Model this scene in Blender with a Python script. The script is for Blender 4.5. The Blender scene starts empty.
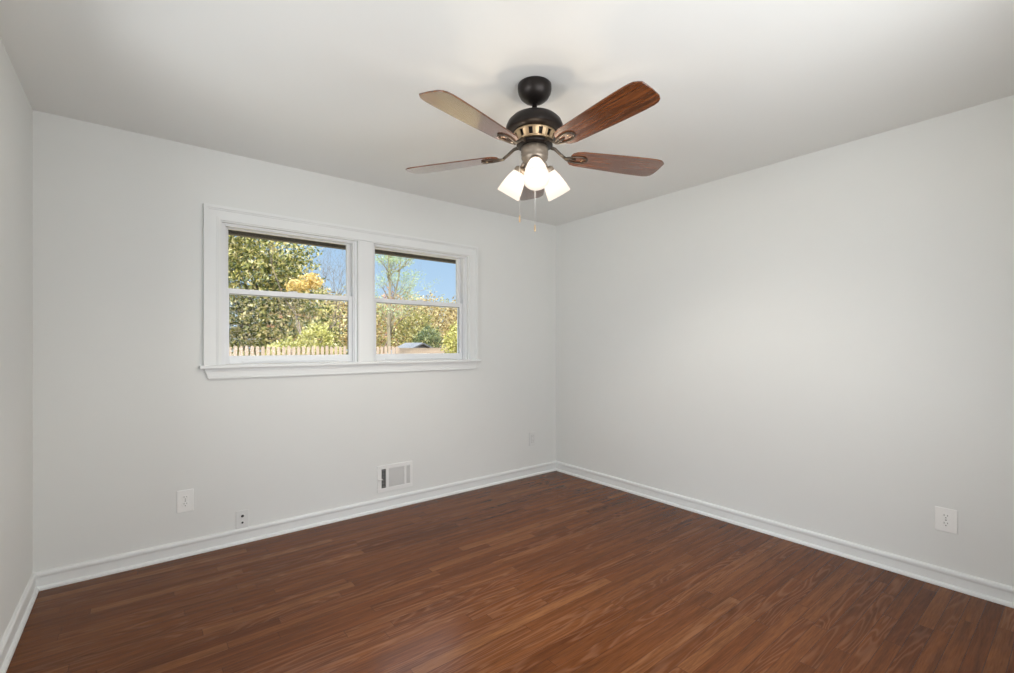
import bpy, bmesh, math, random
from mathutils import Vector, Matrix, noise

S = bpy.context.scene
COL = S.collection
PI = math.pi

# ------------------------------------------------------------------ camera
CAMP = Vector((0.4217, -3.343, 1.245))
cd = bpy.data.cameras.new('camera')
cam = bpy.data.objects.new('camera', cd)
COL.objects.link(cam)
cd.sensor_width = 36.0
cd.lens = 465.0 / 1014.0 * 36.0
cd.shift_y = (345.4 - 336.5) / 1014.0
cd.clip_start = 0.02
cd.clip_end = 400
cam.location = CAMP
cam.rotation_euler = (PI / 2, 0, -math.atan2(0.6205, 0.7834))
S.camera = cam

S.view_settings.view_transform = 'Standard'
S.view_settings.look = 'None'
S.view_settings.exposure = 0.15
S.view_settings.gamma = 1.0
S.view_settings.use_curve_mapping = False
S.cycles.use_denoising = True
S.cycles.max_bounces = 10
S.cycles.diffuse_bounces = 6
S.cycles.sample_clamp_indirect = 6.0

# ------------------------------------------------------------------ sky
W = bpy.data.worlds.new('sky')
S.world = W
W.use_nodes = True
nt = W.node_tree
nt.nodes.clear()
geo = nt.nodes.new('ShaderNodeTexCoord')
sep = nt.nodes.new('ShaderNodeSeparateXYZ')
rmp = nt.nodes.new('ShaderNodeValToRGB')
bg = nt.nodes.new('ShaderNodeBackground')
out = nt.nodes.new('ShaderNodeOutputWorld')
nt.links.new(geo.outputs['Generated'], sep.inputs[0])
nt.links.new(sep.outputs['Z'], rmp.inputs[0])
nt.links.new(rmp.outputs[0], bg.inputs[0])
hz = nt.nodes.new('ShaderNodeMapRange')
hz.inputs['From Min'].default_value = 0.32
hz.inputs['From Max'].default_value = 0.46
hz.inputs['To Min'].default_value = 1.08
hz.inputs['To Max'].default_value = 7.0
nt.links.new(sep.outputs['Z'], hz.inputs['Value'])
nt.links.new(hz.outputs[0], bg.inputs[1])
nt.links.new(bg.outputs[0], out.inputs[0])
r = rmp.color_ramp
r.elements[0].position = 0.0
r.elements[0].color = (0.64, 0.74, 0.83, 1)
r.elements[1].position = 0.28
r.elements[1].color = (0.31, 0.48, 0.70, 1)
e = r.elements.new(0.10)
e.color = (0.44, 0.61, 0.80, 1)
e = r.elements.new(0.50)     # bright hazy sky higher up
e.color = (0.62, 0.70, 0.80, 1)


def light(name, kind, loc, energy, color=(1, 1, 1), rot=(0, 0, 0), parent=None, **kw):
    l = bpy.data.lights.new(name, kind)
    l.energy = energy
    l.color = color
    for k, v in kw.items():
        setattr(l, k, v)
    o = bpy.data.objects.new(name, l)
    COL.objects.link(o)
    o.location = loc
    o.rotation_euler = rot
    if parent:
        o.parent = parent
    return o


# the sun stands behind and to the left of the house
light('sun', 'SUN', (-14, -14, 20), 3.7, (1.0, 0.90, 0.72),
      rot=(math.radians(42), 0, math.radians(-42)), angle=0.01)
# added fill light outside a made-up window behind the camera
light('fill_light_rear', 'AREA', (1.75, -3.72, 1.40), 36, (0.985, 0.99, 1.0),
      rot=(math.radians(85), 0, 0), shape='RECTANGLE', size=1.5, size_y=1.1)
# added fill light outside a made-up window in the left wall, out of view
light('fill_light_side', 'AREA', (-0.75, -1.95, 1.25), 30, (0.985, 0.99, 1.0),
      rot=(math.radians(90), 0, math.radians(-90)), shape='RECTANGLE', size=1.5, size_y=1.1)
BULB_W = 43.0
BULB_COL = (1.0, 0.92, 0.80)
SHADE_EMIT = 0.98

# room size
RX, RY, RZ = 3.695, -3.496, 2.44
FAN = Vector((1.8465, -1.748, RZ))


# ------------------------------------------------------------------ helpers
def tag(o, label=None, cat=None, group=None, kind=None):
    if label:
        o['label'] = label
    if cat:
        o['category'] = cat
    if group:
        o['group'] = group
    if kind:
        o['kind'] = kind
    return o


def empty(name, loc, rz=0.0):
    o = bpy.data.objects.new(name, None)
    o.empty_display_size = 0.1
    COL.objects.link(o)
    o.location = loc
    o.rotation_euler = (0, 0, rz)
    return o


class MB:
    """collects shapes and links them as one mesh"""

    def __init__(self):
        self.v, self.f, self.s = [], [], []

    def add(self, vs, fs, smooth=False):
        n = len(self.v)
        self.v += [tuple(p) for p in vs]
        self.f += [tuple(i + n for i in f) for f in fs]
        self.s += [smooth] * len(fs)

    def box(self, x0, x1, y0, y1, z0, z1, M=None):
        vs = [Vector((x, y, z)) for z in (z0, z1) for y in (y0, y1) for x in (x0, x1)]
        if M:
            vs = [M @ p for p in vs]
        self.add(vs, [(0, 2, 3, 1), (4, 5, 7, 6), (0, 1, 5, 4), (2, 6, 7, 3), (0, 4, 6, 2), (1, 3, 7, 5)])

    def lathe(self, prof, seg=40, M=None, a0=0.0, closed=False):
        """prof: list of (r, z)"""
        vs = []
        for (rr, z) in prof:
            for k in range(seg):
                a = a0 + 2 * PI * k / seg
                p = Vector((rr * math.cos(a), rr * math.sin(a), z))
                vs.append(M @ p if M else p)
        fs = []
        m = len(prof)
        for i in range(m - 1 if not closed else m):
            j = (i + 1) % m
            for k in range(seg):
                k2 = (k + 1) % seg
                fs.append((i * seg + k, i * seg + k2, j * seg + k2, j * seg + k))
        self.add(vs, fs, True)

    def tube(self, pts, rad, seg=8, smooth=True):
        pts = [Vector(p) for p in pts]
        if not isinstance(rad, (list, tuple)):
            rad = [rad] * len(pts)
        vs = []
        up = Vector((0, 0, 1))
        for i, p in enumerate(pts):
            d = (pts[min(i + 1, len(pts) - 1)] - pts[max(i - 1, 0)]).normalized()
            a = up if abs(d.dot(up)) < 0.95 else Vector((1, 0, 0))
            u = d.cross(a).normalized()
            w = d.cross(u)
            for k in range(seg):
                t = 2 * PI * k / seg
                vs.append(p + (u * math.cos(t) + w * math.sin(t)) * rad[i])
        fs = []
        for i in range(len(pts) - 1):
            for k in range(seg):
                k2 = (k + 1) % seg
                fs.append((i * seg + k, i * seg + k2, (i + 1) * seg + k2, (i + 1) * seg + k))
        fs.append(tuple(range(seg - 1, -1, -1)))
        n = (len(pts) - 1) * seg
        fs.append(tuple(n + k for k in range(seg)))
        self.add(vs, fs, smooth)

    def prism(self, outline, h0, h1, M=None):
        """outline (x,y) CCW extruded in z"""
        n = len(outline)
        vs = [Vector((x, y, h0)) for x, y in outline] + [Vector((x, y, h1)) for x, y in outline]
        if M:
            vs = [M @ p for p in vs]
        fs = [tuple(range(n - 1, -1, -1)), tuple(range(n, 2 * n))]
        fs += [(i, (i + 1) % n, n + (i + 1) % n, n + i) for i in range(n)]
        self.add(vs, fs)

    def build(self, name, m, parent=None, bevel=0.0, loc=None, seg=2):
        me = bpy.data.meshes.new(name)
        me.from_pydata(self.v, [], self.f)
        me.polygons.foreach_set('use_smooth', self.s)
        bm = bmesh.new()
        bm.from_mesh(me)
        bmesh.ops.recalc_face_normals(bm, faces=bm.faces)
        bm.to_mesh(me)
        bm.free()
        me.materials.append(m)
        o = bpy.data.objects.new(name, me)
        COL.objects.link(o)
        if parent:
            o.parent = parent
        if loc:
            o.location = loc
        if bevel:
            b = o.modifiers.new('bevel', 'BEVEL')
            b.width = bevel
            b.segments = seg
            b.limit_method = 'ANGLE'
            b.angle_limit = math.radians(40)
        return o


def rot_to(axis):
    """matrix turning +Z onto axis"""
    return Vector((0, 0, 1)).rotation_difference(Vector(axis).normalized()).to_matrix().to_4x4()


# ------------------------------------------------------------------ materials
class N:
    """small node builder"""

    def __init__(self, name):
        self.m = bpy.data.materials.new(name)
        self.m.use_nodes = True
        self.t = self.m.node_tree
        self.b = self.t.nodes['Principled BSDF']
        self.o = self.t.nodes['Material Output']

    def n(self, typ, **kw):
        x = self.t.nodes.new(typ)
        for k, v in kw.items():
            setattr(x, k, v)
        return x

    def l(self, a, b):
        self.t.links.new(a, b)

    def math(self, op, a, b=0.0, c=0.0):
        x = self.n('ShaderNodeMath', operation=op)
        for i, v in enumerate((a, b, c)):
            if isinstance(v, (int, float)):
                x.inputs[i].default_value = v
            else:
                self.l(v, x.inputs[i])
        return x.outputs[0]

    def comb(self, a, b, c):
        x = self.n('ShaderNodeCombineXYZ')
        for i, v in enumerate((a, b, c)):
            if isinstance(v, (int, float)):
                x.inputs[i].default_value = v
            else:
                self.l(v, x.inputs[i])
        return x.outputs[0]

    def ramp(self, f, stops):
        x = self.n('ShaderNodeValToRGB')
        el = x.color_ramp.elements
        el[0].position, el[0].color = stops[0][0], (*stops[0][1], 1)
        el[1].position, el[1].color = stops[-1][0], (*stops[-1][1], 1)
        for p, c in stops[1:-1]:
            q = el.new(p)
            q.color = (*c, 1)
        self.l(f, x.inputs[0])
        return x.outputs[0]

    def mix(self, f, a, b, blend='MIX'):
        x = self.n('ShaderNodeMix', data_type='RGBA', blend_type=blend)
        if isinstance(f, (int, float)):
            x.inputs[0].default_value = f
        else:
            self.l(f, x.inputs[0])
        for s, v in ((6, a), (7, b)):
            if isinstance(v, tuple):
                x.inputs[s].default_value = (*v, 1)
            else:
                self.l(v, x.inputs[s])
        return x.outputs[2]

    def noise(self, vec, scale, detail=3.0, rough=0.55, dist=0.0):
        x = self.n('ShaderNodeTexNoise')
        x.inputs['Scale'].default_value = scale
        x.inputs['Detail'].default_value = detail
        x.inputs['Roughness'].default_value = rough
        x.inputs['Distortion'].default_value = dist
        if vec is not None:
            self.l(vec, x.inputs['Vector'])
        return x.outputs['Fac']

    def bump(self, h, strength, dist=0.002):
        x = self.n('ShaderNodeBump')
        x.inputs['Strength'].default_value = strength
        x.inputs['Distance'].default_value = dist
        self.l(h, x.inputs['Height'])
        self.l(x.outputs[0], self.b.inputs['Normal'])


def plain(name, col, rough=0.5, metal=0.0, spec=0.5, bump=0.0, bscale=200.0, var=0.0):
    q = N(name)
    q.b.inputs['Roughness'].default_value = rough
    q.b.inputs['Metallic'].default_value = metal
    q.b.inputs['Specular IOR Level'].default_value = spec
    tc = q.n('ShaderNodeTexCoord').outputs['Object']
    nz = q.noise(tc, 6.0, 3)
    d = tuple(c * (1 - var) for c in col)
    q.l(q.mix(nz, d, col), q.b.inputs['Base Color'])
    if bump:
        q.bump(q.noise(tc, bscale, 2), bump, 0.001)
    return q.m


M_wall = plain('wall_paint_grey', (0.735, 0.742, 0.722), 0.85, spec=0.2, bump=0.08, bscale=260, var=0.02)
M_ceil = plain('ceiling_paint', (0.80, 0.806, 0.785), 0.92, spec=0.1, bump=0.05, bscale=200, var=0.01)
M_trim = plain('trim_white_gloss', (0.765, 0.776, 0.765), 0.45, spec=0.3, var=0.01)
M_vinyl = plain('vinyl_white', (0.75, 0.76, 0.77), 0.4, spec=0.5)
M_plate = plain('plate_white_plastic', (0.84, 0.84, 0.82), 0.3)
M_plateg = plain('plate_painted', (0.70, 0.705, 0.69), 0.6)
M_dark = plain('dark_slot', (0.03, 0.03, 0.03), 0.7)
M_slotg = plain('slot_grey', (0.22, 0.22, 0.21), 0.6)
M_reg = plain('register_enamel', (0.80, 0.80, 0.78), 0.4)
M_regdark = plain('register_duct', (0.10, 0.10, 0.095), 0.8)
M_reglou = plain('register_louver', (0.70, 0.70, 0.685), 0.45)
M_bronze = plain('fan_dark_bronze', (0.022, 0.017, 0.015), 0.38, metal=0.55, spec=0.5)
M_brass = plain('fan_antique_brass', (0.62, 0.45, 0.27), 0.35, metal=0.75)
M_nickel = plain('fan_pewter', (0.30, 0.25, 0.20), 0.38, metal=0.7)
M_iron = plain('fan_bracket_dark', (0.09, 0.075, 0.06), 0.35, metal=0.7)
M_chain = plain('chain_metal', (0.70, 0.68, 0.64), 0.3, metal=0.6)
M_fence = plain('fence_weathered_cedar', (0.47, 0.35, 0.26), 0.85, var=0.35)
M_bark = plain('bark_brown', (0.23, 0.17, 0.12), 0.9, var=0.5)
M_barkpale = plain('bark_pale', (0.36, 0.30, 0.20), 0.9, var=0.4)
M_eave = plain('eave_dark', (0.10, 0.085, 0.07), 0.8)
M_roof = plain('roof_shingle', (0.15, 0.145, 0.145), 0.9, var=0.3)
M_siding = plain('shed_siding', (0.45, 0.42, 0.40), 0.8)


def mat_glass():
    q = N('window_glass')
    q.b.inputs['Base Color'].default_value = (1, 1, 1, 1)
    tr = q.n('ShaderNodeBsdfTransparent')
    tr.inputs[0].default_value = (0.97, 0.98, 0.98, 1)
    gl = q.n('ShaderNodeBsdfGlossy')
    gl.inputs['Roughness'].default_value = 0.02
    fr = q.n('ShaderNodeFresnel')
    fr.inputs[0].default_value = 1.45
    mx = q.n('ShaderNodeMixShader')
    q.l(q.math('MULTIPLY', fr.outputs[0], 0.12), mx.inputs[0])
    q.l(tr.outputs[0], mx.inputs[1])
    q.l(gl.outputs[0], mx.inputs[2])
    q.l(mx.outputs[0], q.o.inputs['Surface'])
    return q.m


def mat_shade():
    q = N('lit_frosted_glass')
    tl = q.n('ShaderNodeBsdfTranslucent')
    tl.inputs[0].default_value = (0.012, 0.011, 0.010, 1)
    df = q.n('ShaderNodeBsdfDiffuse')
    df.inputs[0].default_value = (0.012, 0.011, 0.010, 1)
    m1 = q.n('ShaderNodeMixShader')
    m1.inputs[0].default_value = 0.5
    q.l(tl.outputs[0], m1.inputs[1])
    q.l(df.outputs[0], m1.inputs[2])
    em = q.n('ShaderNodeEmission')
    em.inputs[0].default_value = (1.0, 0.87, 0.76, 1)
    em.inputs[1].default_value = SHADE_EMIT
    ad = q.n('ShaderNodeAddShader')
    q.l(m1.outputs[0], ad.inputs[0])
    q.l(em.outputs[0], ad.inputs[1])
    tr = q.n('ShaderNodeBsdfTransparent')
    tr.inputs[0].default_value = (1.0, 0.95, 0.88, 1)
    mx = q.n('ShaderNodeMixShader')
    mx.inputs[0].default_value = 0.21
    q.l(ad.outputs[0], mx.inputs[1])
    q.l(tr.outputs[0], mx.inputs[2])
    q.l(mx.outputs[0], q.o.inputs['Surface'])
    return q.m


def mat_bulb():
    q = N('lit_bulb')
    em = q.n('ShaderNodeEmission')
    em.inputs[0].default_value = (1.0, 0.90, 0.76, 1)
    em.inputs[1].default_value = 5.0
    tr = q.n('ShaderNodeBsdfTransparent')
    mx = q.n('ShaderNodeMixShader')
    mx.inputs[0].default_value = 0.6
    q.l(em.outputs[0], mx.inputs[1])
    q.l(tr.outputs[0], mx.inputs[2])
    q.l(mx.outputs[0], q.o.inputs['Surface'])
    return q.m


def mat_floor():
    q = N('oak_strip_floor')
    tc = q.n('ShaderNodeTexCoord').outputs['Object']
    sp = q.n('ShaderNodeSeparateXYZ')
    q.l(tc, sp.inputs[0])
    x, y = sp.outputs[0], sp.outputs[1]
    wd, ln = 0.057, 1.05
    yr = q.math('DIVIDE', y, wd)
    row = q.math('FLOOR', yr)
    wn = q.n('ShaderNodeTexWhiteNoise', noise_dimensions='1D')
    q.l(row, wn.inputs['W'])
    off = q.math('MULTIPLY', wn.outputs['Value'], 7.31)
    # strips of uneven length: the length differs a little from row to row
    wn3 = q.n('ShaderNodeTexWhiteNoise', noise_dimensions='1D')
    q.l(q.math('ADD', row, 91.7), wn3.inputs['W'])
    lnr = q.math('MULTIPLY_ADD', wn3.outputs['Value'], 0.7, 0.55)
    xr = q.math('ADD', q.math('DIVIDE', x, lnr), off)
    colm = q.math('FLOOR', xr)
    wn2 = q.n('ShaderNodeTexWhiteNoise', noise_dimensions='2D')
    q.l(q.comb(row, colm, 0.0), wn2.inputs['Vector'])
    pid = wn2.outputs['Value']
    pid2 = wn2.outputs['Color']
    # grain coordinates, shifted per board
    gx = q.math('ADD', q.math('MULTIPLY', x, 1.0), q.math('MULTIPLY', pid, 37.0))
    gy = q.math('ADD', q.math('MULTIPLY', y, 1.0), q.math('MULTIPLY', pid, 11.0))
    fine = q.noise(q.comb(q.math('MULTIPLY', gx, 9.0), q.math('MULTIPLY', gy, 170.0), 0.0), 1.0, 4, 0.65)
    streak = q.noise(q.comb(q.math('MULTIPLY', gx, 1.6), q.math('MULTIPLY', gy, 34.0), 0.0), 1.0, 3, 0.5)
    # cathedral grain: contour lines of a stretched noise field
    fld = q.noise(q.comb(q.math('MULTIPLY', gx, 1.5), q.math('MULTIPLY', gy, 13.0), 0.0), 1.0, 2, 0.35, 0.25)
    rings = q.math('SINE', q.math('MULTIPLY', fld, 75.0))
    rings = q.math('MULTIPLY_ADD', rings, 0.5, 0.5)
    rings = q.math('POWER', rings, 2.5)
    spc = q.n('ShaderNodeSeparateColor')
    q.l(pid2, spc.inputs[0])
    amt = q.math('MULTIPLY_ADD', q.math('GREATER_THAN', spc.outputs[1], 0.62), 0.40, 0.10)
    base = q.ramp(pid, [(0.0, (0.108, 0.032, 0.008)), (0.2, (0.130, 0.041, 0.0105)), (0.7, (0.148, 0.049, 0.013)),
                        (0.92, (0.172, 0.061, 0.018)), (1.0, (0.212, 0.084, 0.028))])
    fn = q.n('ShaderNodeMapRange')
    q.l(fine, fn.inputs['Value'])
    fn.inputs['From Min'].default_value = 0.35
    fn.inputs['From Max'].default_value = 0.68
    c1 = q.mix(q.math('MULTIPLY', fn.outputs[0], 0.55), base, (0.045, 0.013, 0.005), 'MIX')
    c2 = q.mix(q.math('MULTIPLY', rings, amt), c1, q.mix(0.5, base, (0.26, 0.13, 0.07)), 'MIX')
    st = q.ramp(streak, [(0.28, (0.72, 0.70, 0.68)), (0.72, (1.24, 1.24, 1.24))])
    c3 = q.mix(1.0, c2, st, 'MULTIPLY')
    # joints
    fy = q.math('FRACT', yr)
    ey = q.math('MINIMUM', fy, q.math('SUBTRACT', 1.0, fy))
    jy = q.math('LESS_THAN', ey, 0.016)
    fx = q.math('FRACT', xr)
    ex = q.math('MULTIPLY', q.math('MINIMUM', fx, q.math('SUBTRACT', 1.0, fx)), lnr)
    jx = q.math('LESS_THAN', ex, 0.0011)
    j = q.math('MAXIMUM', jy, jx)
    c4 = q.mix(q.math('MULTIPLY', j, 0.65), c3, (0.035, 0.014, 0.008))
    # the whole stain drifts a little over the room
    big = q.noise(tc, 0.9, 2)
    bd = q.ramp(big, [(0.3, (0.90, 0.88, 0.86)), (0.7, (1.10, 1.10, 1.10))])
    c5 = q.mix(1.0, c4, bd, 'MULTIPLY')
    q.l(c5, q.b.inputs['Base Color'])
    rg = q.math('MULTIPLY_ADD', fine, 0.08, 0.20)
    q.l(rg, q.b.inputs['Roughness'])
    q.b.inputs['Specular IOR Level'].default_value = 0.14
    hh = q.math('SUBTRACT', q.math('MULTIPLY', rings, 0.15), q.math('MULTIPLY', j, 1.0))
    q.bump(hh, 0.25, 0.0008)
    return q.m


def mat_blade():
    q = N('blade_cherry_wood')
    tc = q.n('ShaderNodeTexCoord').outputs['Object']
    mp = q.n('ShaderNodeMapping')
    mp.inputs['Scale'].default_value = (3.0, 55.0, 3.0)
    q.l(tc, mp.inputs[0])
    g = q.noise(mp.outputs[0], 1.5, 4, 0.6, 0.4)
    c = q.ramp(g, [(0.25, (0.032, 0.010, 0.004)), (0.5, (0.125, 0.038, 0.011)), (0.75, (0.23, 0.075, 0.022))])
    q.l(c, q.b.inputs['Base Color'])
    q.b.inputs['Roughness'].default_value = 0.22
    q.b.inputs['IOR'].default_value = 1.45
    q.b.inputs['Coat Weight'].default_value = 1.0
    q.b.inputs['Coat Roughness'].default_value = 0.12
    q.b.inputs['Coat IOR'].default_value = 1.65
    return q.m


def mat_leaf(name, stops, trans=0.35):
    q = N(name)
    g = q.n('ShaderNodeNewGeometry').outputs['Random Per Island']
    c = q.ramp(g, stops)
    df = q.n('ShaderNodeBsdfDiffuse')
    tl = q.n('ShaderNodeBsdfTranslucent')
    gl = q.n('ShaderNodeBsdfGlossy')
    gl.inputs['Roughness'].default_value = 0.4
    q.l(c, df.inputs[0])
    q.l(c, tl.inputs[0])
    m1 = q.n('ShaderNodeMixShader')
    m1.inputs[0].default_value = trans
    q.l(df.outputs[0], m1.inputs[1])
    q.l(tl.outputs[0], m1.inputs[2])
    m2 = q.n('ShaderNodeMixShader')
    m2.inputs[0].default_value = 0.05
    q.l(m1.outputs[0], m2.inputs[1])
    q.l(gl.outputs[0], m2.inputs[2])
    q.l(m2.outputs[0], q.o.inputs['Surface'])
    return q.m


def mat_ground():
    q = N('lawn_leaf_litter')
    tc = q.n('ShaderNodeTexCoord').outputs['Object']
    nz = q.noise(tc, 0.8, 6, 0.7)
    c = q.ramp(nz, [(0.3, (0.10, 0.11, 0.04)), (0.55, (0.26, 0.19, 0.10)), (0.8, (0.40, 0.28, 0.16))])
    q.l(c, q.b.inputs['Base Color'])
    q.b.inputs['Roughness'].default_value = 0.95
    return q.m


M_glass, M_shade, M_bulb, M_floor, M_blade, M_ground = (mat_glass(), mat_shade(), mat_bulb(), mat_floor(),
                                                        mat_blade(), mat_ground())

# ------------------------------------------------------------------ room shell
T = 0.16


def structure(o):
    return tag(o, kind='structure')


b = MB()
b.box(-T, RX + T, RY - T, T, -0.12, 0.0)
structure(b.build('floor', M_floor))
b = MB()
b.box(-T, RX + T, RY - T, T, RZ, RZ + 0.2)
structure(b.build('ceiling', M_ceil))

OX = [(0.821, 1.677), (1.790, 2.636)]      # the two window openings
OZ0, OZ1 = 1.108, 2.007

b = MB()
b.box(-T, OX[0][0], 0, T, 0, RZ)
b.box(OX[1][1], RX + T, 0, T, 0, RZ)
b.box(OX[0][0], OX[1][1], 0, T, 0, OZ0)
b.box(OX[0][0], OX[1][1], 0, T, OZ1, RZ)
b.box(OX[0][1], OX[1][0], 0, T, OZ0, OZ1)
structure(b.build('wall_back', M_wall))
b = MB()
LW = (-2.85, -1.05, 0.85, 2.05)  # opening added to let in the side fill light
b.box(-T, 0, RY, LW[0], 0, RZ)
b.box(-T, 0, LW[1], 0, 0, RZ)
b.box(-T, 0, LW[0], LW[1], 0, LW[2])
b.box(-T, 0, LW[0], LW[1], LW[3], RZ)
structure(b.build('wall_left', M_wall))
b = MB()
b.box(RX, RX + T, RY, 0, 0, RZ)
structure(b.build('wall_right', M_wall))
# near wall, behind the camera, with an opening added for the rear fill light
NW = (0.95, 2.55, 0.85, 2.05)
b = MB()
b.box(-T, NW[0], RY - T, RY, 0, RZ)
b.box(NW[1], RX + T, RY - T, RY, 0, RZ)
b.box(NW[0], NW[1], RY - T, RY, 0, NW[2])
b.box(NW[0], NW[1], RY - T, RY, NW[3], RZ)
structure(b.build('wall_front', M_wall))

# baseboards: board with a moulded cap and a quarter-round shoe
PROF = [(0, 0), (0.026, 0), (0.0262, 0.008), (0.0235, 0.014), (0.018, 0.0185), (0.0125, 0.0195),
        (0.0125, 0.062), (0.0135, 0.064), (0.0145, 0.068), (0.0165, 0.072), (0.0165, 0.080), (0.0145, 0.086),
        (0.009, 0.091), (0.0, 0.092)]


def baseboard(name, p0, p1, inward):
    p0, p1, n = Vector(p0), Vector(p1), Vector(inward)
    d = (p1 - p0).normalized()
    vs, fs = [], []
    k = len(PROF)
    for end, sgn in ((p0, 1), (p1, -1)):
        for (o_, z) in PROF:
            vs.append(end + n * o_ + d * (o_ * sgn) + Vector((0, 0, z)))
    for i in range(k):
        j = (i + 1) % k
        fs.append((i, j, k + j, k + i))
    fs += [tuple(range(k)), tuple(range(2 * k - 1, k - 1, -1))]
    m = MB()
    m.add(vs, fs)
    return structure(m.build(name, M_trim))


baseboard('baseboard_back', (0, 0, 0), (RX, 0, 0), (0, -1, 0))
baseboard('baseboard_right', (RX, 0, 0), (RX, RY, 0), (-1, 0, 0))
baseboard('baseboard_left', (0, RY, 0), (0, 0, 0), (1, 0, 0))
baseboard('baseboard_front', (RX, RY, 0), (0, RY, 0), (0, 1, 0))

# ------------------------------------------------------------------ window casing
CX0, CX1, CZ1 = 0.728, 2.729, 2.100
STZ = 1.125     # top of the stool
b = MB()


def casing_leg(x_out, x_in):
    s = 1 if x_in > x_out else -1
    steps = [(0.0, 0.018, 0.030), (0.018, 0.026, 0.022), (0.026, 0.068, 0.014), (0.068, 0.075, 0.018), (0.075, 0.086, 0.022), (0.086, 0.093, 0.010)]
    for a, c, t in steps:
        xa, xb = sorted((x_out + s * a, x_out + s * c))
        # mitred top
        za, zb = CZ1 - a, CZ1 - c
        xs = (x_out + s * a, x_out + s * c)
        vs = [(xs[0], 0, STZ), (xs[1], 0, STZ), (xs[1], 0, zb), (xs[0], 0, za),
              (xs[0], -t, STZ), (xs[1], -t, STZ), (xs[1], -t, zb), (xs[0], -t, za)]
        b.add(vs, [(0, 1, 2, 3), (4, 5, 6, 7), (0, 1, 5, 4), (1, 2, 6, 5), (2, 3, 7, 6), (3, 0, 4, 7)])


casing_leg(CX0, CX0 + 0.093)
casing_leg(CX1, CX1 - 0.093)
for a, c, t in [(0.0, 0.018, 0.030), (0.018, 0.026, 0.022), (0.026, 0.068, 0.014), (0.068, 0.075, 0.018), (0.075, 0.086, 0.022), (0.086, 0.093, 0.010)]:
    za, zb = CZ1 - a, CZ1 - c
    vs = [(CX0 + a, 0, za), (CX1 - a, 0, za), (CX1 - c, 0, zb), (CX0 + c, 0, zb),
          (CX0 + a, -t, za), (CX1 - a, -t, za), (CX1 - c, -t, zb), (CX0 + c, -t, zb)]
    b.add(vs, [(0, 1, 2, 3), (4, 5, 6, 7), (0, 1, 5, 4), (1, 2, 6, 5), (2, 3, 7, 6), (3, 0, 4, 7)])
structure(b.build('trim_1', M_trim))
b = MB()   # mullion casing between the two windows
b.box(OX[0][1] - 0.002, OX[1][0] + 0.002, -0.015, 0.0, STZ, OZ1)
b.box(OX[0][1] + 0.004, OX[1][0] - 0.004, -0.018, -0.0152, STZ, OZ1)
structure(b.build('trim_2', M_trim, bevel=0.002))
b = MB()   # stool
b.box(CX0 - 0.022, CX1 + 0.022, -0.048, 0.0, 1.104, STZ)
for x0, x1 in OX:
    b.box(x0, x1, 0.0, 0.05, 1.1045, STZ)
structure(b.build('trim_3', M_trim, bevel=0.005))
# apron with returned (tapered) ends
b = MB()
for z0, z1, t in ((1.040, 1.052, 0.022), (1.052, 1.084, 0.016), (1.084, 1.104, 0.020)):
    i0 = (1.104 - z0) * 0.35
    i1 = (1.104 - z1) * 0.35
    xa, xb = CX0 + 0.002, CX1 - 0.002
    vs = [(xa + i0, 0, z0), (xb - i0, 0, z0), (xb - i1, 0, z1), (xa + i1, 0, z1),
          (xa + i0, -t, z0), (xb - i0, -t, z0), (xb - i1, -t, z1), (xa + i1, -t, z1)]
    b.add(vs, [(0, 1, 2, 3), (4, 5, 6, 7), (0, 1, 5, 4), (1, 2, 6, 5), (2, 3, 7, 6), (3, 0, 4, 7)])
structure(b.build('trim_4', M_trim, bevel=0.002))


def ring(m, x0, x1, z0, z1, y0, y1, l, r_, bt, tp):
    """rectangular frame in the XZ plane"""
    m.box(x0, x0 + l, y0, y1, z0, z1)
    m.box(x1 - r_, x1, y0, y1, z0, z1)
    m.box(x0 + l, x1 - r_, y0, y1, z0, z0 + bt)
    m.box(x0 + l, x1 - r_, y0, y1, z1 - tp, z1)


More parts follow.
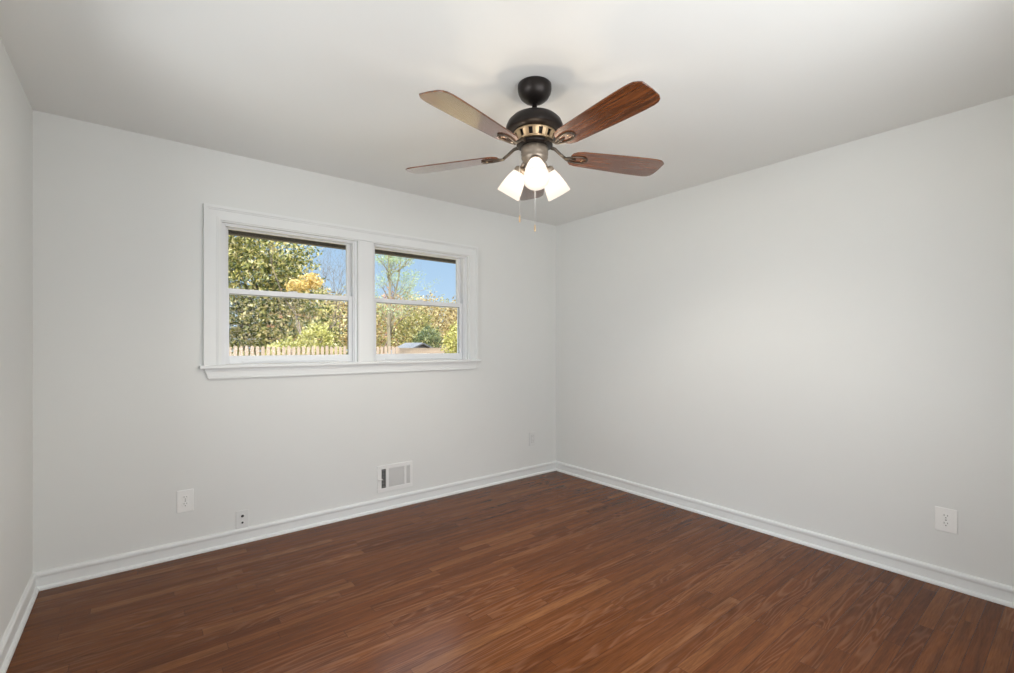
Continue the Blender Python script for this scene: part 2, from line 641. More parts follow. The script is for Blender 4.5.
def window(name, x0, x1):
    w = empty(name, ((x0 + x1) / 2, 0.07, STZ))
    structure(w)
    ox, oz = (x0 + x1) / 2, STZ

    def part(m, nm, mat, parent=w, bevel=0.0):
        m.v = [(v[0] - ox, v[1] - 0.07, v[2] - oz) for v in m.v]
        return m.build(nm, mat, parent, bevel)
    m = MB()
    ring(m, x0 + 0.0005, x1 - 0.0005, STZ - 0.015, OZ1 - 0.0005, 0.012, 0.135, 0.018, 0.018, 0.012, 0.010)
    # stops along the jambs and head
    ring(m, x0 + 0.018, x1 - 0.018, STZ - 0.003, OZ1 - 0.010, 0.022, 0.034, 0.008, 0.008, 0.001, 0.006)
    part(m, 'window_frame', M_vinyl, bevel=0.0015)
    a, c = x0 + 0.019, x1 - 0.019
    zm0, zm1 = 1.574, 1.606
    # upper sash sits further out
    m = MB()
    ring(m, a, c, zm0 - 0.002, OZ1 - 0.011, 0.084, 0.112, 0.030, 0.030, 0.030, 0.007)
    us = part(m, 'upper_sash', M_vinyl, bevel=0.002)
    m = MB()
    m.box(a + 0.0302, c - 0.0302, 0.096, 0.100, zm0 + 0.0285, OZ1 - 0.0182)
    part(m, 'glass_pane', M_glass, us)
    m = MB()
    ring(m, a, c, STZ + 0.001, zm1, 0.048, 0.076, 0.030, 0.030, 0.052, 0.032)
    ls = part(m, 'lower_sash', M_vinyl, bevel=0.002)
    m = MB()
    m.box(a + 0.0302, c - 0.0302, 0.060, 0.064, STZ + 0.0532, zm1 - 0.0322)
    part(m, 'glass_pane', M_glass, ls)
    m = MB()   # dark glazing gaskets
    gx0, gx1 = a + 0.030, c - 0.030
    m.box(gx1 - 0.005, gx1, 0.0555, 0.0595, STZ + 0.053, zm1 - 0.032)
    m.box(gx0, gx1, 0.0555, 0.0595, zm1 - 0.036, zm1 - 0.032)
    part(m, 'gasket', M_slotg, ls)
    m = MB()
    cxm = (a + c) / 2
    m.box(cxm - 0.028, cxm + 0.028, 0.050, 0.074, zm1 + 0.0002, zm1 + 0.006)
    m.box(cxm - 0.004, cxm + 0.024, 0.046, 0.058, zm1 + 0.006, zm1 + 0.009)
    part(m, 'sash_lock', M_vinyl, ls, bevel=0.0015)
    m = MB()
    m.box(a + 0.10, c - 0.10, 0.038, 0.0482, STZ + 0.012, STZ + 0.020)
    part(m, 'lift_rail', M_vinyl, ls, bevel=0.002)
    return w


window('window_1', *OX[0])
window('window_2', *OX[1])
# plain frame of the made-up window behind the camera, added for fill light
w3 = structure(empty('added_window_rear', (1.75, RY - 0.08, NW[2])))
m = MB()
ring(m, NW[0], NW[1], NW[2], NW[3], RY - 0.12, RY + 0.012, 0.03, 0.03, 0.03, 0.03)
m.box(1.72, 1.78, RY - 0.10, RY - 0.02, NW[2] + 0.03, NW[3] - 0.03)
m.v = [(v[0] - 1.75, v[1] - RY + 0.08, v[2] - NW[2]) for v in m.v]
m.build('window_frame', M_vinyl, w3, bevel=0.002)

# plain frame of the made-up side window, added unseen in the left wall
w4 = structure(empty('added_window_side', (-0.08, -1.95, LW[2])))
m = MB()
m.box(-0.04, 0.092, -0.90, -0.87, 0, 1.2)
m.box(-0.04, 0.092, 0.87, 0.90, 0, 1.2)
m.box(-0.04, 0.092, -0.87, 0.87, 0, 0.03)
m.box(-0.04, 0.092, -0.87, 0.87, 1.17, 1.2)
m.box(-0.02, 0.06, -0.025, 0.025, 0.03, 1.17)
m.build('window_frame', M_vinyl, w4)

# roof overhang at the back; unseen left and rear overhangs added to block the sun
b = MB()
b.box(-T - 1.0, 4.6, T + 0.001, T + 0.62, 2.29, 2.33)
b.box(-T - 1.0, 4.6, T + 0.60, T + 0.66, 2.100, 2.36)
b.box(-T - 1.0, -T - 0.001, RY - 1.1, T + 0.001, 2.29, 2.33)
b.box(-T - 0.001, 4.6, RY - 1.1, RY - T - 0.001, 2.29, 2.33)
structure(b.build('roof_eave', M_eave))


# ------------------------------------------------------------------ wall plates
def face_matrix(origin, wall):
    """local x along the wall (to the right seen from inside), local z up, local -y into the room"""
    if wall == 'back':
        return origin, 0.0
    return origin, -PI / 2     # right wall


def outlet(loc, rz, w, h, label, style='duplex', mat=M_plate, slot=M_slotg):
    t = empty('wall_outlet' if style != 'jack' else 'cable_jack_plate', loc, rz)
    m = MB()
    m.box(-w / 2, w / 2, -0.0062, -0.0002, -h / 2, h / 2)
    m.build('cover_plate', mat, t, bevel=0.0025)
    if style == 'duplex':
        for s in (1, -1):
            m = MB()
            zc = s * 0.0195
            pts = []
            for k in range(24):
                a = 2 * PI * k / 24
                pts.append((0.0172 * math.cos(a), max(-0.0135, min(0.0135, 0.0172 * math.sin(a)))))
            R = Matrix.Translation((0, 0, zc)) @ Matrix.Rotation(PI / 2, 4, 'X')
            m.prism(pts, 0.0060, 0.0082, R)
            rc = m.build('receptacle', mat, t, bevel=0.0006)
            for xa, xb, lo, hi in ((-0.0078, -0.0053, 0.0005, 0.0095), (0.0053, 0.0078, 0.0015, 0.0085)):
                m = MB()
                m.box(xa, xb, -0.0088, -0.0080, zc + lo, zc + hi)
                m.build('slot', slot, rc)
            m = MB()
            m.lathe([(0.0001, 0.0080), (0.0028, 0.0080), (0.0028, 0.0088), (0.0001, 0.0088)], 10,
                    Matrix.Translation((0, 0, zc - 0.0075)) @ Matrix.Rotation(PI / 2, 4, 'X'))
            m.build('ground_hole', slot, rc)
        m = MB()
        m.lathe([(0.0001, 0.0060), (0.0032, 0.0060), (0.0030, 0.0074), (0.0001, 0.0076)], 12,
                Matrix.Rotation(PI / 2, 4, 'X'))
        m.build('screw', M_slotg, t)
    elif style == 'jack':
        for z, rr in ((0.020, 0.0085), (-0.021, 0.0065)):
            m = MB()
            m.lathe([(rr * 1.7, 0.0060), (rr * 1.6, 0.0078), (rr, 0.0080), (rr, 0.0060)], 20,
                    Matrix.Translation((0, 0, z)) @ Matrix.Rotation(PI / 2, 4, 'X'))
            jk = m.build('jack_ring', mat, t)
            m = MB()
            m.lathe([(0.0001, 0.0062), (rr, 0.0062), (rr * 0.9, 0.0086), (0.0001, 0.0088)], 20,
                    Matrix.Translation((0, 0, z)) @ Matrix.Rotation(PI / 2, 4, 'X'))
            m.build('jack_socket', M_dark, jk)
    else:
        m = MB()
        ring(m, -0.0175, 0.0175, -0.035, 0.035, -0.0066, -0.0058, 0.0012, 0.0012, 0.0012, 0.0012)
        m.build('insert_groove', M_slotg, t)
        m = MB()
        m.box(-0.0155, 0.0155, -0.0080, -0.0058, -0.033, 0.033)
        m.build('insert', mat, t, bevel=0.001)
        for z in (0.0185, -0.0185):
            for xa in (-0.0068, 0.0050):
                m = MB()
                m.box(xa, xa + 0.0018, -0.0085, -0.0079, z, z + 0.008)
                m.build('slot', M_slotg, t)
    tag(t, label, 'outlet' if style != 'jack' else 'wall plate')
    return t


outlet((0.638, 0, 0.325), 0, 0.083, 0.130, 'white duplex outlet on the window wall below the left end of the window')
outlet((RX, -2.868, 0.343), -PI / 2, 0.086, 0.122, 'white duplex outlet on the blank right wall near the baseboard')
outlet((3.376, 0, 0.352), 0, 0.080, 0.128, 'small white outlet plate on the window wall close to the room corner',
       style='decor', mat=M_plateg)
outlet((0.935, 0, 0.148), 0, 0.072, 0.112, 'white cable jack plate with two dark round jacks just above the baseboard',
       style='jack', mat=M_plateg)

# ------------------------------------------------------------------ floor register on the wall
vx, vz = (1.824 + 2.113) / 2, 0.236
vw, vh = 0.289, 0.200
t = empty('wall_register', (vx, 0, vz))
tag(t, 'white metal air register with louvers in the window wall above the baseboard', 'vent')
m = MB()
z0, z1 = -vh / 2, vh / 2
zi0, zi1 = -0.072, 0.072
cols = [(-0.111, -0.075), (-0.053, 0.075), (0.093, 0.122)]
xs = [-vw / 2, cols[0][0], cols[0][1], cols[1][0], cols[1][1], cols[2][0], cols[2][1], vw / 2]
m.box(-vw / 2, vw / 2, -0.008, -0.0002, z0, zi0)
m.box(-vw / 2, vw / 2, -0.008, -0.0002, zi1, z1)
for k in range(0, 8, 2):
    m.box(xs[k], xs[k + 1], -0.008, -0.0002, zi0, zi1)
m.build('register_frame', M_reg, t, bevel=0.002)
# the duct showing behind the left bank
m = MB()
m.box(cols[0][0], cols[0][1], -0.0012, -0.0003, zi0, zi1)
m.build('duct_opening', M_regdark, t)
lm = MB()
lm.box((cols[0][0] + cols[0][1]) / 2 - 0.001, (cols[0][0] + cols[0][1]) / 2 + 0.001, -0.0038, -0.0014, zi0, zi1)
for k in range(6):
    z = zi0 + 0.012 + k * (zi1 - zi0 - 0.024) / 5
    lm.box(cols[0][0], cols[0][1], -0.005, -0.0025, z - 0.0015, z + 0.0015)
lm.build('louver_bank', M_slotg, t)
for (xa, xb), n in ((cols[1], 20), (cols[2], 5)):
    lm = MB()
    lm.box(xa, xb, -0.0022, -0.0004, zi0, zi1)
    for k in range(n):
        x = xa + (k + 0.5) * (xb - xa) / n
        w_ = (xb - xa) / n * 0.55
        lm.box(x - w_ / 2, x + w_ / 2, -0.0062, -0.0022, zi0 + 0.004, zi1 - 0.004,
               None)
    lm.build('louver_bank', M_reglou, t)
m = MB()
m.box(-0.137, -0.106, -0.020, -0.0078, -0.004, 0.001)
m.box(-0.138, -0.128, -0.024, -0.016, -0.010, 0.004)
m.build('damper_lever', M_reg, t, bevel=0.001)
for x in (-vw / 2 + 0.012, vw / 2 - 0.012):
    m = MB()
    m.lathe([(0.0001, 0.008), (0.0035, 0.008), (0.003, 0.0095), (0.0001, 0.0098)], 12,
            Matrix.Translation((x, 0, 0.0)) @ Matrix.Rotation(PI / 2, 4, 'X'))
    m.build('screw', M_reglou, t)

# ------------------------------------------------------------------ ceiling fan
VIEW = -math.atan2(0.6205, 0.7834)      # the camera's right in world angle
fan = empty('ceiling_fan', FAN, VIEW)
tag(fan, 'five-blade ceiling fan with dark bronze motor, cherry wood blades and lit glass shades', 'ceiling fan')

m = MB()
m.lathe([(0.0001, 0.0), (0.074, 0.0), (0.0775, -0.004), (0.0775, -0.022), (0.074, -0.040), (0.064, -0.058), (0.048, -0.072),
         (0.030, -0.082), (0.020, -0.085), (0.0001, -0.086)], 48)
can = m.build('canopy', M_bronze, fan)
m = MB()
m.tube([(0.0, 0, -0.078), (0, 0, -0.140)], 0.0115, 16)
m.tube([(0.0, 0, -0.118), (0, 0, -0.138)], 0.019, 20)
m.build('downrod', M_bronze, fan)
m = MB()
m.lathe([(0.0001, -0.132), (0.024, -0.132), (0.045, -0.134), (0.075, -0.141), (0.103, -0.155), (0.122, -0.174),
         (0.1315, -0.195), (0.1335, -0.211), (0.130, -0.217), (0.100, -0.222), (0.0001, -0.222)], 56)
m.build('motor_housing', M_bronze, fan)
# brass vent ring: tapering cup with slots
m = MB()
ro0, ro1, za, zb = 0.092, 0.074, -0.2218, -0.262
m.lathe([(0.0925, za), (0.097, za - 0.003), (0.092, za - 0.009)], 56)
nsl = 12
for k in range(nsl):
    a0 = 2 * PI * k / nsl
    aw = 2 * PI / nsl * 0.30
    vs = []
    for (rr, z) in ((ro0, za - 0.009), (ro1 + 0.006, zb + 0.004)):
        for s in (-1, 0, 1):
            for q_ in (0, -0.006):
                a = a0 + s * aw
                vs.append(((rr + q_) * math.cos(a), (rr + q_) * math.sin(a), z))
    m.add(vs, [(0, 2, 8, 6), (2, 4, 10, 8), (1, 7, 9, 3), (3, 9, 11, 5), (0, 6, 7, 1), (4, 5, 11, 10)])
m.lathe([(ro1 + 0.008, zb + 0.006), (ro1 + 0.010, zb), (ro1, zb - 0.004), (0.0001, zb - 0.004)], 56)
vr = m.build('vent_ring', M_brass, fan)
m = MB()
m.lathe([(0.080, za - 0.001), (0.082, za - 0.010), (0.066, zb), (0.0001, zb)], 40)
m.build('motor_core', M_bronze, vr)
m = MB()
m.lathe([(0.0001, -0.2665), (0.072, -0.2665), (0.082, -0.270), (0.083, -0.280), (0.074, -0.286), (0.0001, -0.287)], 48)
m.build('flywheel', M_bronze, fan)
m = MB()
m.lathe([(0.0001, -0.2875), (0.058, -0.2875), (0.062, -0.291), (0.0625, -0.322), (0.059, -0.330), (0.061, -0.335), (0.059, -0.342),
         (0.050, -0.352), (0.042, -0.372), (0.038, -0.392), (0.026, -0.402), (0.014, -0.408), (0.010, -0.418), (0.0001, -0.422)], 48)
sh = m.build('switch_housing', M_nickel, fan)

# blades
ZB = 2.125 - RZ
PITCH = math.radians(10.5)
R0, R1 = 0.175, 0.657


def blade_outline():
    top = []
    L = R1 - R0
    # (fraction along, half width)
    ctl = [(0.0, 0.020), (0.012, 0.034), (0.04, 0.045), (0.10, 0.052), (0.25, 0.056), (0.45, 0.061), (0.65, 0.0655), (0.82, 0.0675),
           (0.90, 0.067), (0.945, 0.063), (0.975, 0.054)]
    up = [(R0 + L * f_, hw) for f_, hw in ctl] + [(R1 - 0.004, 0.040)]
    dn = [(R0 + L * f_, -hw) for f_, hw in ctl] + [(R1 - 0.002, -0.046)]
    tip = [(R1, 0.0)]
    return [(x_, y_ * 1.10) for x_, y_ in dn + tip + list(reversed(up))]


def make_blade(ang):
    be = None
    m = MB()
    Mx = Matrix.Rotation(-PITCH, 4, 'X')
    m.prism(blade_outline(), -0.0030, 0.0030, Mx)
    bl = m.build('blade', M_blade, fan, bevel=0.0015)
    bl.location = (0, 0, ZB)
    bl.rotation_euler = (0, 0, ang)
    # cast bracket: arm from the flywheel, open loop under the blade root
    m = MB()
    drop = (-0.276) - ZB
    arm = [(0.070, 0, drop), (0.100, 0, drop - 0.006), (0.128, 0, 0.012), (0.152, 0, -0.004)]
    m.tube(arm, [0.0085, 0.0075, 0.007, 0.007], 10)
    loop = []
    for k in range(25):
        a = 2 * PI * k / 24
        lx = 0.205 + 0.055 * math.cos(a) * (1 if math.cos(a) > 0 else 1.0)
        ly = 0.031 * math.sin(a) * (0.75 + 0.25 * math.cos(a))
        p = Mx @ Vector((lx, ly, -0.0062))
        loop.append(p)
    m.tube(loop, 0.0042, 8)
    m.tube([Mx @ Vector((0.150, 0, -0.0058)), Mx @ Vector((0.205, 0, -0.0058))], [0.006, 0.004], 8)
    m.build('blade_bracket', M_iron, bl)
    for (sx, sy) in ((0.200, 0.0), (0.236, 0.006), (0.236, -0.006)):
        m = MB()
        m.lathe([(0.0001, -0.0085), (0.003, -0.0082), (0.0042, -0.0065), (0.0001, -0.0064)], 10,
                Mx @ Matrix.Translation((sx, sy, 0)))
        m.build('screw', M_brass, bl)
    return bl


DELTA = -1.5
for k in range(5):
    make_blade(math.radians(90 + 72 * k + DELTA))

# three lamps
TILT = math.radians(34)
for ang in (270, 30, 150):
    a = math.radians(ang)
    rad = Vector((math.cos(a), math.sin(a), 0))
    ax = (rad * math.sin(TILT) + Vector((0, 0, -math.cos(TILT)))).normalized()
    neck = rad * 0.066 + Vector((0, 0, -0.372))
    m = MB()
    m.tube([rad * 0.040 + Vector((0, 0, -0.350)), rad * 0.056 + Vector((0, 0, -0.353)), neck - ax * 0.004], 0.011, 12)
    m.lathe([(0.0001, -0.006), (0.020, -0.006), (0.030, 0.002), (0.0315, 0.012), (0.0315, 0.020), (0.029, 0.020), (0.028, 0.004), (0.0001, 0.002)], 28,
            Matrix.Translation(neck) @ rot_to(ax))
    arm = m.build('lamp_arm', M_nickel, fan)
    m = MB()
    Mn = Matrix.Translation(neck) @ rot_to(ax)
    pr = [(0.0262, 0.006), (0.0285, 0.016), (0.0355, 0.032), (0.0430, 0.054), (0.0490, 0.080), (0.0540, 0.106), (0.0575, 0.134)]
    inner = [(r_ - 0.0022, z) for r_, z in reversed(pr)]
    m.lathe(pr + inner, 40, Mn, closed=True)
    m.build('lamp_shade', M_shade, arm)
    m = MB()
    m.lathe([(0.0001, 0.004), (0.013, 0.004), (0.0135, 0.030), (0.017, 0.040), (0.0225, 0.054), (0.0245, 0.066), (0.0225, 0.078),
             (0.015, 0.088), (0.006, 0.092), (0.0001, 0.0925)], 24, Mn)
    bu = m.build('bulb', M_bulb, arm)
    light('bulb_light', 'POINT', neck + ax * 0.072, BULB_W, BULB_COL, parent=fan, shadow_soft_size=0.015)

for (x, y, z0, z1) in ((-0.060, -0.020, -0.322, -0.605), (0.0, -0.030, -0.395, -0.650)):
    m = MB()
    m.tube([(x * 0.9, y, z0), (x * 1.12, y * 1.05, z0 - 0.004), (x * 1.15, y * 1.05, z0 - 0.02), (x * 1.15, y * 1.05, z1)], 0.0013, 6)
    pc = m.build('pull_chain', M_chain, fan)
    m = MB()
    m.lathe([(0.0001, z1 + 0.002), (0.0022, z1), (0.0034, z1 - 0.010), (0.0042, z1 - 0.024), (0.0030, z1 - 0.030), (0.0001, z1 - 0.031)], 14,
            Matrix.Translation((x * 1.15, y * 1.05, 0)))
    m.build('pull_knob', M_brass, pc)

# ------------------------------------------------------------------ outside
GZ = -0.62
b = MB()
b.box(-60, 110, T + 0.02, 150, GZ - 0.3, GZ)
structure(b.build('ground', M_ground))


def at(px, py, Y):
    """the spot in the yard, Y metres beyond the window wall, seen at a picture point"""
    s = (px - 507) / 465.0
    d = Vector((0.6205 + s * 0.7834, 0.7834 - s * 0.6205, (345.4 - py) / 465.0))
    return CAMP + d * ((Y - CAMP.y) / d.y)


# picket fence
fx0, fx1, FY = -2.0, 6.35, 9.0
fence = empty('picket_fence', (fx0, FY, GZ))
tag(fence, 'weathered wooden picket fence along the yard in front of the leafy trees', 'fence')
random.seed(4)
pk_w, pitch_ = 0.074, 0.115
H = 1.245 - GZ - 0.02
n = int((fx1 - fx0) / pitch_)
for k in range(n):
    m = MB()
    x = k * pitch_
    h = H + random.uniform(-0.02, 0.015)
    m.prism([(x, 0), (x + pk_w, 0), (x + pk_w, h - 0.03), (x + pk_w * 0.7, h), (x + pk_w * 0.3, h), (x, h - 0.03)], -0.012, 0.008,
            Matrix.Rotation(PI / 2, 4, 'X'))
    m.build('picket', M_fence, fence)
m = MB()
for z in (0.35, 1.5):
    m.box(0, fx1 - fx0, 0.013, 0.05, z, z + 0.09)
m.build('rail', M_fence, fence)
for x in (0.1, 2.7, 5.4, 8.2):
    m = MB()
    m.box(x, x + 0.09, 0.051, 0.14, 0, H - 0.06)
    m.build('post', M_fence, fence)


def leaves(m, pts_fn, n, size, rnd, flat=0.0):
    for _ in range(n):
        p = pts_fn(rnd)
        d = Vector((rnd.gauss(0, 1), rnd.gauss(0, 1), rnd.gauss(0, 1))).normalized()
        u = d.cross(Vector((rnd.gauss(0, 1), rnd.gauss(0, 1), rnd.gauss(0, 1)))).normalized()
        w = d.cross(u) * 0.45
        s = size * rnd.uniform(0.6, 1.3)
        k = d * s * 0.12
        m.add([p - u * s, p + w * s + k, p + u * s, p - w * s + k], [(0, 1, 2, 3)])


def blob_fn(blobs, shell=0.45, clump=0.0):
    wts = [b_[1][0] * b_[1][1] * b_[1][2] for b_ in blobs]

    def fn(rnd):
        c, rr = rnd.choices(blobs, wts)[0]
        d = Vector((rnd.gauss(0, 1), rnd.gauss(0, 1), rnd.gauss(0, 1))).normalized()
        q_ = shell + (1 - shell) * rnd.random() ** 0.6
        q_ *= 0.85 + 0.3 * noise.noise(d * 2.3 + Vector(c))
        p = Vector(c) + Vector((d.x * rr[0], d.y * rr[1], d.z * rr[2])) * q_
        if clump:      # leaves gather in sprays
            cell = Vector([(math.floor(v / clump) + 0.5) * clump for v in p])
            cell += Vector([clump * 1.1 * noise.noise(cell * 3.1 + Vector((k_ * 7.7, 0, 0))) for k_ in range(3)])
            p = cell + (p - cell) * 0.80
        return p
    return fn


def leaf_mesh(m, name, mat, parent):
    me = bpy.data.meshes.new(name)
    me.from_pydata(m.v, [], m.f)
    me.materials.append(mat)
    o = bpy.data.objects.new(name, me)
    COL.objects.link(o)
    o.parent = parent
    return o


def branches(m, p, d, L, r_, depth, rnd, tips, spread=0.6, up=0.15, kids=3):
    segs = 4
    pts, rad = [Vector(p)], [r_]
    q_ = Vector(p)
    dd = Vector(d).normalized()
    for k in range(segs):
        dd = (dd + Vector((rnd.gauss(0, .12), rnd.gauss(0, .12), rnd.gauss(0, .08) + up * 0.3))).normalized()
        q_ = q_ + dd * (L / segs)
        pts.append(q_.copy())
        rad.append(r_ * (1 - 0.5 * (k + 1) / segs))
    m.tube(pts, rad, 7 if depth > 1 else 4)
    tips.append(q_.copy())
    if depth <= 0:
        return
    for k in range(kids):
        i = rnd.choice([2, 3, 4, 4])
        ddd = (dd + Vector((rnd.gauss(0, spread), rnd.gauss(0, spread), rnd.uniform(-0.1, 0.5)))).normalized()
        branches(m, pts[i], ddd, L * rnd.uniform(0.55, 0.8), rad[i] * 0.7, depth - 1, rnd, tips, spread, up, kids)


L_green = mat_leaf('leaf_glossy_green', [(0.0, (0.035, 0.05, 0.012)), (0.35, (0.13, 0.15, 0.035)), (0.6, (0.36, 0.34, 0.09)),
                                         (0.82, (0.66, 0.54, 0.20)), (1.0, (0.88, 0.76, 0.45))])
L_orange = mat_leaf('leaf_golden', [(0.0, (0.25, 0.18, 0.05)), (0.5, (0.60, 0.40, 0.11)), (1.0, (0.85, 0.66, 0.28))])
L_pale = mat_leaf('leaf_pale_green', [(0.0, (0.22, 0.30, 0.14)), (0.6, (0.42, 0.50, 0.26)), (1.0, (0.60, 0.62, 0.35))])
L_tan = mat_leaf('leaf_tan', [(0.0, (0.12, 0.08, 0.03)), (0.5, (0.38, 0.27, 0.10)), (1.0, (0.66, 0.52, 0.25))])
L_olive = mat_leaf('leaf_olive', [(0.0, (0.08, 0.08, 0.025)), (0.5, (0.32, 0.29, 0.09)), (1.0, (0.58, 0.50, 0.20))])
L_dark = mat_leaf('leaf_dark_green', [(0.0, (0.04, 0.06, 0.02)), (0.6, (0.14, 0.17, 0.06)), (1.0, (0.34, 0.34, 0.14))])
L_yellow = mat_leaf('leaf_yellow_green', [(0.0, (0.13, 0.14, 0.03)), (0.5, (0.42, 0.40, 0.09)), (1.0, (0.80, 0.70, 0.28))])
L_rust = mat_leaf('leaf_rust', [(0.0, (0.30, 0.13, 0.06)), (0.6, (0.58, 0.30, 0.15)), (1.0, (0.75, 0.48, 0.28))])


def tree(name, label, base, blobs, nleaf, size, mat, bark=M_bark, seed=1, trunk=0.2, cat='tree', group=None, tdepth=2, th=None,
         shell=0.45, clump=0.0):
    """blobs are given in world coordinates"""
    rnd = random.Random(seed)
    base = Vector(base)
    t = empty(name, base)
    tag(t, label, cat, group)
    m = MB()
    bl = [(Vector(c) - base, rr) for c, rr in blobs]
    leaves(m, blob_fn(bl, shell, clump), nleaf, size, rnd)
    leaf_mesh(m, 'foliage', mat, t)
    m = MB()
    tips = []
    top = max(c.z for c, _ in bl)
    branches(m, (0, 0, -0.1), (0, 0, 1), (th or top * 0.5) + 0.1, trunk, tdepth, rnd, tips, 0.5)
    m.build('trunk', bark, t)
    return t


# broad evergreen beyond the fence, filling the left window
c = at(262, 300, 14.6)
tree('broadleaf_evergreen', 'large glossy green and gold broadleaf tree filling the left window behind the fence',
     (c.x - 0.5, 14.8, GZ),
     [((c.x - 0.4, 14.6, 3.1), (2.6, 2.4, 2.6)), ((c.x + 0.9, 14.4, 2.0), (2.0, 1.8, 2.4)), ((c.x - 2.4, 15.0, 3.6), (2.4, 2.2, 3.0)),
      ((c.x + 0.2, 14.4, 4.5), (1.9, 1.7, 1.5)), ((c.x + 1.5, 14.3, 0.9), (1.7, 1.5, 1.6)), ((c.x - 1.2, 14.4, 0.7), (3.0, 1.8, 1.6))],
     42000, 0.075, L_green, seed=3, trunk=0.2, tdepth=3, clump=0.42)
# golden-leaved small tree catching the light at its right edge
c = at(312, 283, 11.0)
tree('golden_tree', 'small tree with golden orange leaves beside the big evergreen', (c.x, 11.0, GZ),
     [((c.x, 11.0, c.z + 0.05), (0.42, 0.5, 0.26)), ((c.x - 0.35, 11.0, c.z - 0.12), (0.45, 0.5, 0.24))], 620, 0.06, L_orange, seed=5,
     trunk=0.05, th=2.6, tdepth=2, shell=0.2)
c = at(316, 330, 9.9)
tree('leafy_shrub', 'yellow green shrub behind the fence at the right of the left window', (c.x, 9.9, GZ),
     [((c.x, 9.9, 1.35), (0.55, 0.4, 0.65)), ((c.x - 0.7, 9.9, 1.0), (0.7, 0.4, 0.55)), ((c.x + 0.4, 9.9, 0.8), (0.5, 0.4, 0.6))], 3600, 0.045, L_yellow,
     seed=8, trunk=0.05, cat='shrub', th=1.0)


# leafless trees
def bare(name, label, base, h, seed, r_=0.09, depth=4, kids=3, spread=0.5, bark=M_bark, leaf=None, nleaf=0, ls=0.07, lr=0.5):
    rnd = random.Random(seed)
    t = empty(name, base)
    tag(t, label, 'tree')
    m = MB()
    tips = []
    branches(m, (0, 0, -0.1), (rnd.uniform(-.05, .05), 0, 1), h * 0.5, r_, depth, rnd, tips, spread, 0.2, kids)
    m.build('branches', bark, t)
    if leaf:
        m = MB()
        hi = [p for p in tips if p.z > h * 0.35]

        def fn(rr):
            p = rr.choice(hi)
            return p + Vector((rr.gauss(0, lr), rr.gauss(0, lr), rr.gauss(0, lr * 0.8)))
        leaves(m, fn, nleaf, ls, rnd)
        leaf_mesh(m, 'foliage', leaf, t)
    return t


bare('bare_tree', 'bare thin-branched tree against the sky at the right side of the left window', Vector((*at(343, 300, 24).xy, GZ)), 7.0, 11, 0.07, 4, 5, 0.7)
bare('bare_tree', 'grey bare tree standing left of the tall pale trunk in the right window', Vector((*at(372, 300, 22.5).xy, GZ)), 5.6, 17, 0.07, 4, 4, 0.6)
bare('bare_tree', 'bare twiggy tree at the far right edge of the right window', Vector((*at(463, 300, 24).xy, GZ)), 6.4, 23, 0.10, 4, 5, 0.6)
rnd = random.Random(5)
b0 = Vector((*at(389, 300, 16).xy, GZ))
tt = empty('tall_tree', b0)
tag(tt, 'tall pale-trunked tree with sparse light green leaves in the right window', 'tree')
m = MB()
tips = []
lead = [(0, 0, -0.1), (0.02, 0, 1.5), (-0.03, 0.02, 3.0), (0.05, 0, 4.4), (0.0, 0.03, 5.8), (0.08, 0, 7.4)]
m.tube(lead, [0.085, 0.078, 0.07, 0.055, 0.04, 0.015], 9)
fork = [(-0.02, 0, 2.6), (0.22, 0.1, 3.6), (0.50, 0.1, 4.9), (0.72, 0.1, 6.6)]
m.tube(fork, [0.055, 0.048, 0.035, 0.015], 8)
for k in range(30):
    z = rnd.uniform(2.4, 6.8)
    a = rnd.uniform(0, 2 * PI)
    o_ = Vector((0.02 if k % 3 else 0.45 * (z - 2.4) / 3.0, 0.02, z))
    branches(m, o_, (math.cos(a) + 0.25, math.sin(a), 0.75), rnd.uniform(0.6, 1.15), 0.026, 2, rnd, tips, 0.5, 0.1, 3)
m.build('branches', M_barkpale, tt)
m = MB()


def leaf_spot(rr):
    p = rr.choice(tips)
    return p + Vector((rr.gauss(0, 0.12), rr.gauss(0, 0.12), rr.gauss(0, 0.10)))


leaves(m, leaf_spot, 6500, 0.040, rnd)
leaf_mesh(m, 'foliage', L_pale, tt)

# far woodland
wood = []
kinds = [L_rust, L_tan, L_olive, L_tan, L_olive, L_tan, L_tan, L_olive]
for j, (Y, x0_, h_) in enumerate(((31.0, 8.3, 6.3), (36.2, 11.6, 7.2), (41.4, 11.0, 8.2), (46.6, 15.5, 9.0))):
    for i in range(6):
        wood.append((x0_ + i * 4.75, Y, 2.2, h_ * (1 + 0.05 * math.sin(i * 2.3 + j)), kinds[(i + 3 * j) % 8]))
for i, (wx, Y, w_, h_, mt) in enumerate(wood):
    zc = GZ + h_ * 0.5
    nm = {L_rust: 'rust brown autumn tree', L_tan: 'tan brown autumn tree', L_olive: 'olive yellow autumn tree'}[mt]
    tree('woodland_tree', nm + ' in the distant tree line beyond the fence', (wx, Y, GZ),
         [((wx, Y, zc), (1.8, 1.8, h_ * 0.50)), ((wx - 1.0, Y, zc - 0.3), (1.3, 1.4, h_ * 0.42)),
          ((wx + 1.0, Y - 0.3, zc - 0.2), (1.3, 1.4, h_ * 0.44))],
         2600, 0.14, mt, seed=40 + i, trunk=0.07, group=nm.replace('tree', 'trees') + ' of the far tree line', th=h_ * 0.35, tdepth=1)

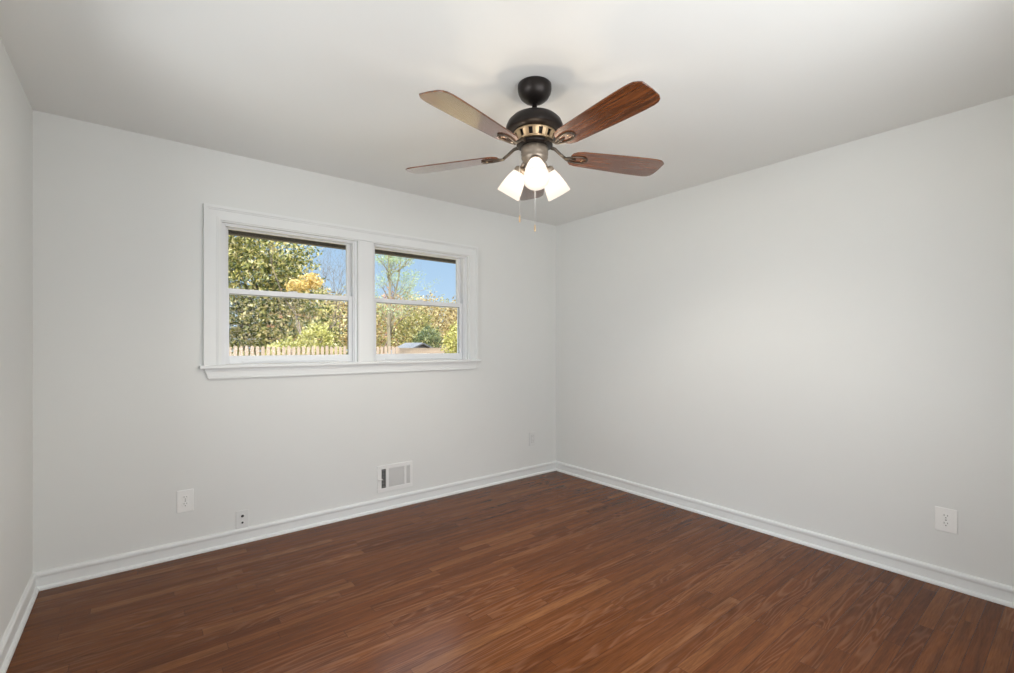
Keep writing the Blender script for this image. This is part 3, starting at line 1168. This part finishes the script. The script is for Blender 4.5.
c = at(428, 334, 24)
tree('round_shrub', 'rounded dark green shrub in front of the tan trees in the right window', (c.x, 24, GZ),
     [((c.x, 24, 1.3), (1.25, 1.0, 1.5)), ((c.x - 0.9, 24, 0.8), (0.8, 0.8, 0.9))], 3000, 0.085, L_dark, seed=71, trunk=0.06, cat='shrub', th=1.2)
c = at(455, 335, 15)
tree('yellow_shrub', 'bright yellow green shrub at the lower right of the right window', (c.x, 15, GZ),
     [((c.x, 15, 1.3), (0.62, 0.7, 1.2)), ((c.x + 0.5, 15.1, 1.0), (0.7, 0.7, 1.2))], 2600, 0.065, L_yellow, seed=75, trunk=0.05, cat='shrub', th=1.2)

# lower board fence at the back of the neighbouring yard
c0, c1_ = at(398, 345, 17.5), at(470, 345, 17.5)
bf = empty('board_fence', (c0.x, 17.5, GZ))
tag(bf, 'low pinkish board fence beyond the end of the picket fence in the right window', 'fence')
m = MB()
m.box(0, c1_.x - c0.x, -0.012, 0.012, 0.05, 1.70)
m.build('boards', M_fence, bf)
m = MB()
m.box(0, c1_.x - c0.x, -0.03, 0.03, 1.70, 1.74)
m.build('top_rail', M_fence, bf)

# low grey shed beyond the fence, its roof ridge showing in the right window
c = at(414, 345, 20.5)
sh_ = empty('garden_shed', (c.x, 20.5, GZ))
tag(sh_, 'low shed with grey gabled roof beyond the yard in the right window', 'shed')
m = MB()
m.box(-1.3, 1.3, -0.9, 0.9, 0, 1.35)
m.build('walls', M_siding, sh_)
m = MB()
for s in (-1, 1):
    m.add([(s * 1.55, -1.1, 1.30), (s * 1.55, 1.1, 1.30), (0, 1.1, 2.02), (0, -1.1, 2.02),
           (s * 1.55, -1.1, 1.22), (s * 1.55, 1.1, 1.22), (0, 1.1, 1.94), (0, -1.1, 1.94)],
          [(0, 1, 2, 3), (4, 5, 6, 7), (0, 1, 5, 4), (1, 2, 6, 5), (2, 3, 7, 6), (3, 0, 4, 7)])
m.add([(-1.3, -0.9, 1.35), (1.3, -0.9, 1.35), (0, -0.9, 1.94)], [(0, 1, 2)])
m.build('roof', M_roof, sh_)
